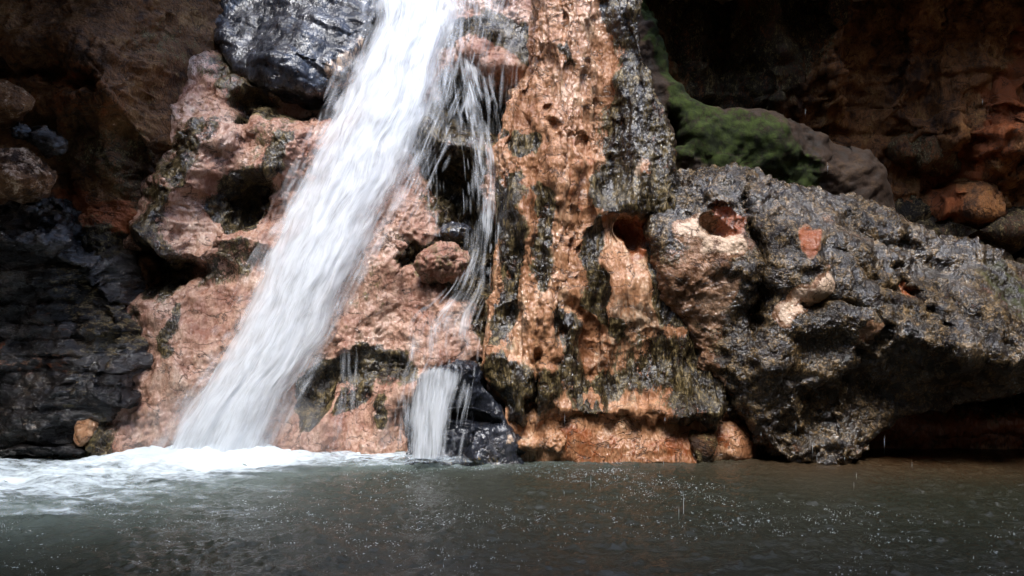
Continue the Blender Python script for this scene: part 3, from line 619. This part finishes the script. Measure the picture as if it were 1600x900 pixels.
def strands(name, left, right, n, seed, off=(.0, .15), width=(.005, .030), length=(.15, .7), dens=None, parent=None, amax=.38, seg=9, over=.0):
    """fine ribbons of falling water that follow the flow between two edges; left/right: (px, py, Y) top to bottom"""
    rs = np.random.RandomState(seed)
    def samp(pts):
        p = np.array([(*W(a, b, c), c) for a, b, c in pts])[:, [0, 2, 1]]
        L = np.concatenate([[0], np.cumsum(np.linalg.norm(np.diff(p, axis=0), axis=1))]); q = np.linspace(0, 1, 120)
        p = np.stack([np.interp(q * L[-1], L, p[:, k]) for k in range(3)], 1)
        for _ in range(6): p[1:-1] = (p[:-2] + 2 * p[1:-1] + p[2:]) / 4
        return p, L[-1]
    l, LL = samp(left); r, _ = samp(right)
    T = rs.uniform(-over, 1 + over, n * 3); S = rs.uniform(-.05, 1, n * 3)
    if dens is not None:
        keep = rs.rand(n * 3) < dens(T, S); T, S = T[keep], S[keep]
    T, S = T[:n], S[:n]; n = len(T)
    LN = rs.uniform(length[0], length[1], n) / LL; WD = rs.uniform(0, 1, n) ** 2 * (width[1] - width[0]) + width[0]
    AM = rs.uniform(.25, 1, n) * amax; OF = rs.uniform(off[0], off[1], n); DR = rs.normal(0, .018, n); PH = rs.uniform(0, 6.28, n)
    V = np.zeros((n, seg, 3, 3), np.float32); A = np.zeros((n, seg, 3), np.float32)
    q = np.linspace(0, 1, 120)
    for i in range(seg):
        u = i / (seg - 1)
        s_ = np.clip(S + LN * u, 0, 1); t_ = T + DR * (u - .5) + .004 * np.sin(PH + u * 5)
        pl = np.stack([np.interp(s_, q, l[:, k]) for k in range(3)], 1); pr = np.stack([np.interp(s_, q, r[:, k]) for k in range(3)], 1)
        p = pl + (pr - pl) * t_[:, None]; d = (pr - pl); d /= np.linalg.norm(d, axis=1)[:, None]
        bul = np.clip(np.sin(np.clip(t_, 0, 1) * math.pi), 0, 1)
        p[:, 1] -= OF * (.3 + .7 * bul)
        tap = math.sin(math.pi * min(1, max(0, u * .96 + .02))) ** .6
        for j, o_ in enumerate((-1, 0, 1)):
            V[:, i, j] = p + d * (WD * tap * o_)[:, None]; V[:, i, j, 1] += .3 * WD * abs(o_)
            A[:, i, j] = AM * (math.sin(math.pi * u) ** .8) * (1 if o_ == 0 else 0.0)
    idx = np.arange(n * seg * 3).reshape(n, seg, 3)
    f = np.stack([idx[:, :-1, :-1], idx[:, :-1, 1:], idx[:, 1:, 1:], idx[:, 1:, :-1]], -1).reshape(-1, 4)
    o = mesh_np(name, V.reshape(-1, 3), f, M['strand'])
    a = o.data.attributes.new('edge', 'FLOAT', 'POINT'); a.data.foreach_set('value', A.ravel())
    o.parent = parent
    return o

MFL = [(590, -60), (562, 50), (515, 140), (468, 240), (424, 340), (378, 440), (338, 530), (280, 630), (240, 700), (222, 732)]
MFR = [(722, -60), (712, 60), (695, 150), (658, 240), (612, 340), (568, 430), (526, 520), (468, 610), (432, 690), (416, 732)]
def main_fall():
    def E(pts, dx, dy): return [(a + dx, b, slope_at(b) - dy) for a, b in pts]
    root = water_sheet('waterfall', water_material('falling_water', 1.16, 14, 2.8, .95, soft=.62, amax=.94, seed=1), E(MFL, -34, .10), E(MFR, 52, .10), .07, seed=1, rough=.05)
    tag(root, 'broad white waterfall rushing diagonally down the pink slope into the pool', 'waterfall')
    o = water_sheet('water_layer', water_material('falling_water_front', .82, 22, 3.2, .55, soft=.55, amax=.85, seed=4), E(MFL, -2, .20), E(MFR, 6, .20), .10, seed=2); o.parent = root
    def dm(t, s):
        return np.clip(1.1 - 1.2 * np.abs(t - .45) + .9 * perlin(np.stack([t * 5, s * 5, 0 * t], 1), 5), .04, 1)
    strands('water_strands', E(MFL, -6, .10), E(MFR, 6, .10), 1300, 3, (0, .20), (.010, .055), (.10, .4), amax=.26, dens=dm, parent=root)
    def dv(t, s): return np.exp(-3.0 * t) * smooth01((.62 - s) * 4)
    R2 = [(800, -60), (790, 60), (770, 150), (735, 240), (690, 340), (650, 430), (600, 520), (560, 610), (520, 690), (490, 732)]
    strands('spray_strands', E(MFR, -8, .16), E(R2, 0, .12), 420, 8, (0, .15), (.006, .030), (.12, .45), dens=dv, parent=root, amax=.35)
main_fall()

def thin(name, label, path, widths, dens, off, su=22, sv=1.6, am=.8, seed=0, n=260, sheet=True, length=(.08, .35)):
    L = [(a - w_, b, slope_at(b) - off) for (a, b), w_ in zip(path, widths)]; Rr = [(a + w_, b, slope_at(b) - off) for (a, b), w_ in zip(path, widths)]
    st = None
    if sheet:
        o = water_sheet(name, water_material('thin_water', dens + .35, su, sv, .7, amax=am, seed=seed * 1.3), L, Rr, .03, None, nu=24, nv=160, rough=.015, seed=seed)
        if n >= 100: strands('water_strands', L, Rr, n // 2, seed, (0, .08), (.005, .026), length, parent=o, amax=am * .40, over=.1)
    else:
        o = strands(name, L, Rr, n, seed, (0, .10), (.005, .024), length, amax=am * .5, over=.1)
    return tag(o, label, 'waterfall')
thin('waterfall', 'thin white fall running down beside the orange buttress', [(722, 60), (736, 120), (750, 200), (757, 260), (756, 330), (750, 400), (738, 450), (705, 500), (700, 565)], [20, 26, 30, 30, 26, 26, 36, 56, 58], -.22, .18, seed=11, n=420, su=20, sv=2.6)
thin('waterfall', 'short white fall spilling over the dark rock into the pool', [(690, 560), (684, 580), (674, 640), (668, 715)], [46, 52, 48, 42], .15, .36, seed=14, n=260, su=18, sv=2.4)
thin('waterfall', 'ragged curtain of drips over the orange lip at the top right of the broad fall', [(765, -40), (760, 40), (745, 100), (745, 210)], [80, 75, 60, 50], -.42, .28, seed=17, n=230, am=.5, su=20, sv=2.0, length=(.2, .6))
thin('waterfall', 'faint trickle in front of the dark hollow right of the broad fall', [(675, 240), (678, 300), (680, 370)], [18, 14, 12], .25, .15, seed=19, n=30, am=.5, sheet=False)
thin('waterfall', 'faint trickle down the pink rock beside the mossy patch', [(545, 540), (545, 620), (532, 700)], [14, 15, 18], -.05, .14, seed=21, am=.35, n=60, sheet=False)
thin('waterfall', 'broken veil sliding down the pink rock below the knobbly rock', [(640, 400), (665, 470), (660, 560), (620, 700)], [16, 34, 44, 60], -.40, .14, seed=22, am=.5, n=60, sv=2.4)
thin('waterfall', 'narrow veil over the green lump between the two falls', [(660, 120), (665, 190), (650, 250), (620, 330)], [50, 55, 45, 36], -.35, .24, seed=23, am=.5, n=80, sv=2.4)

# ------------------------------------------------------------------ foam and splashes
def foam():
    xs = np.arange(-5.4, 1.2, .018); ys = np.arange(4.6, 6.75, .018)
    X, Y = np.meshgrid(xs, ys); x = X.ravel().astype(np.float32); y = Y.ravel().astype(np.float32)
    t = fallbase(x, y); P = np.stack([x, y, 0 * x], 1)
    z = 0.024 + t * (.045 + .05 * fbm(P * np.array([2.5, 5, 1], np.float32), 4, 33, .6)) - .05 * (1 - smooth01(t * 4))
    z = z + 0.22 * np.exp(-((x + 2.35) / .55) ** 2 - ((y - 6.2) / .18) ** 2) * .22
    g = NT('foam')
    pos = g.n('ShaderNodeTexCoord').outputs['Object']
    at = g.n('ShaderNodeAttribute', attribute_name='edge').outputs['Fac']
    n = g.math('ADD', g.math('MULTIPLY', g.noise(g.mapping(pos, (1.3, 4.5, 1)), 1.6, 6, .62, .6), .6), g.math('MULTIPLY', g.noise(g.mapping(pos, (1, 2, 1)), 14, 5, .6, .5), .4))
    a = g.mapr(g.math('ADD', g.math('MULTIPLY', g.math('SUBTRACT', n, .5), 3.0), g.math('SUBTRACT', g.math('MULTIPLY', at, 1.45), .36)), 0, 1.2, 0, .93)
    bs = g.n('ShaderNodeBsdfPrincipled'); bs.inputs['Base Color'].default_value = (.68, .76, .80, 1); bs.inputs['Roughness'].default_value = .5
    bs.inputs['Subsurface Weight'].default_value = 0.0
    b = g.n('ShaderNodeBump'); b.inputs['Strength'].default_value = .6; b.inputs['Distance'].default_value = .03; g.L(n, b.inputs['Height']); g.L(b.outputs[0], bs.inputs['Normal'])
    tr = g.n('ShaderNodeBsdfTransparent'); f = g.n('ShaderNodeMixShader'); g.L(a, f.inputs[0]); g.L(tr.outputs[0], f.inputs[1]); g.L(bs.outputs[0], f.inputs[2])
    g.L(f.outputs[0], g.n('ShaderNodeOutputMaterial').inputs[0])
    o = mesh_np('foam', np.stack([x, y, z], 1), grid_faces(len(xs), len(ys)), g.m)
    aa = o.data.attributes.new('edge', 'FLOAT', 'POINT'); aa.data.foreach_set('value', t.astype(np.float32))
    tag(o, 'white churned foam spreading from the foot of the falls', 'foam', kind='stuff')
foam()

def mist():
    g = NT('mist_air'); v = g.n('ShaderNodeVolumePrincipled'); v.inputs['Color'].default_value = (.95, .97, 1, 1); v.inputs['Density'].default_value = .28; v.inputs['Anisotropy'].default_value = .2
    g.L(v.outputs[0], g.n('ShaderNodeOutputMaterial').inputs['Volume'])
    import bmesh
    bm = bmesh.new()
    for (cx, cy, cz, rx, ry, rz) in [(-2.15, 5.95, .16, .85, .6, .5)]:
        r = bmesh.ops.create_icosphere(bm, subdivisions=4, radius=1)
        for q in r['verts']: q.co = (cx + q.co.x * rx, cy + q.co.y * ry, cz + q.co.z * rz)
    me = bpy.data.meshes.new('mist'); bm.to_mesh(me); bm.free(); me.materials.append(g.m)
    o = bpy.data.objects.new('mist', me); COL.objects.link(o); tag(o, 'pale spray mist hanging at the foot of the broad fall', 'mist', kind='stuff')
mist()

def drops():
    rs = np.random.RandomState(11)
    g = NT('water_drop'); bs = g.n('ShaderNodeBsdfPrincipled'); bs.inputs['Base Color'].default_value = (.60, .65, .68, 1); bs.inputs['Roughness'].default_value = .2
    g.L(bs.outputs[0], g.n('ShaderNodeOutputMaterial').inputs[0])
    tv = np.array([(1, 0, 0), (-.5, .87, 0), (-.5, -.87, 0), (0, 0, 1), (0, 0, -1)], np.float32)
    tf = np.array([(0, 1, 3), (1, 2, 3), (2, 0, 3), (1, 0, 4), (2, 1, 4), (0, 2, 4)])
    V, Fc = [], []
    def add(p, r, h, ):
        k = len(V) * 5; V.append(tv * np.array([r, r, h]) + np.array(p)); Fc.append(tf + k)
    n = 26000
    ys_ = 3.6 + rs.rand(n) ** .7 * 2.75; xs_ = rs.uniform(-.68, .68, n) * ys_
    ds_ = perlin(np.stack([xs_ * .9, ys_ * 1.4, 0 * xs_ + 2], 1))
    for x, y, d in zip(xs_, ys_, ds_):
        if rs.rand() > .50 + 1.6 * d: continue
        if x > 1.5 and y > 5.2 - rs.rand() * .5: continue
        s = .0006 + .0022 * rs.rand() ** 2.5
        if rs.rand() < .12: add((x, y, s * 2), s * .6, s * rs.uniform(2, 7))
        else:
            for q in range(rs.randint(1, 4)): add((x + rs.normal() * .012, y + rs.normal() * .02, .004), s * rs.uniform(.8, 3.2), s * .5)
    v = np.concatenate(V); f = np.concatenate(Fc)
    o = mesh_np('splashes', v, f, g.m, True)
    V.clear(); Fc.clear()
    for k in range(26):              # drips falling from the roof and the boulder's lip
        y = rs.uniform(4.2, 7.2); x = rs.uniform(.05, .66) * y
        add((x, y, rs.uniform(.1, 3.2) if y > 6.2 else rs.uniform(.05, .5)), rs.uniform(.0008, .0016), rs.uniform(.015, .07))
    for px, py, y, h in ((1068, 800, 4.75, .13), (1425, 742, 6.0, .11), (1340, 885, 4.0, .05), (875, 880, 4.1, .03)):
        a_, c_ = W(px, py, y); add((a_, y, c_), .0018, h)
    tag(mesh_np('falling_drops', np.concatenate(V), np.concatenate(Fc), g.m, True), 'thin streaks of dripping water falling into the pool', 'falling drops', kind='stuff')
    tag(o, 'tiny white splashes of falling drops all over the dark pool', 'splashes', kind='stuff')
drops()
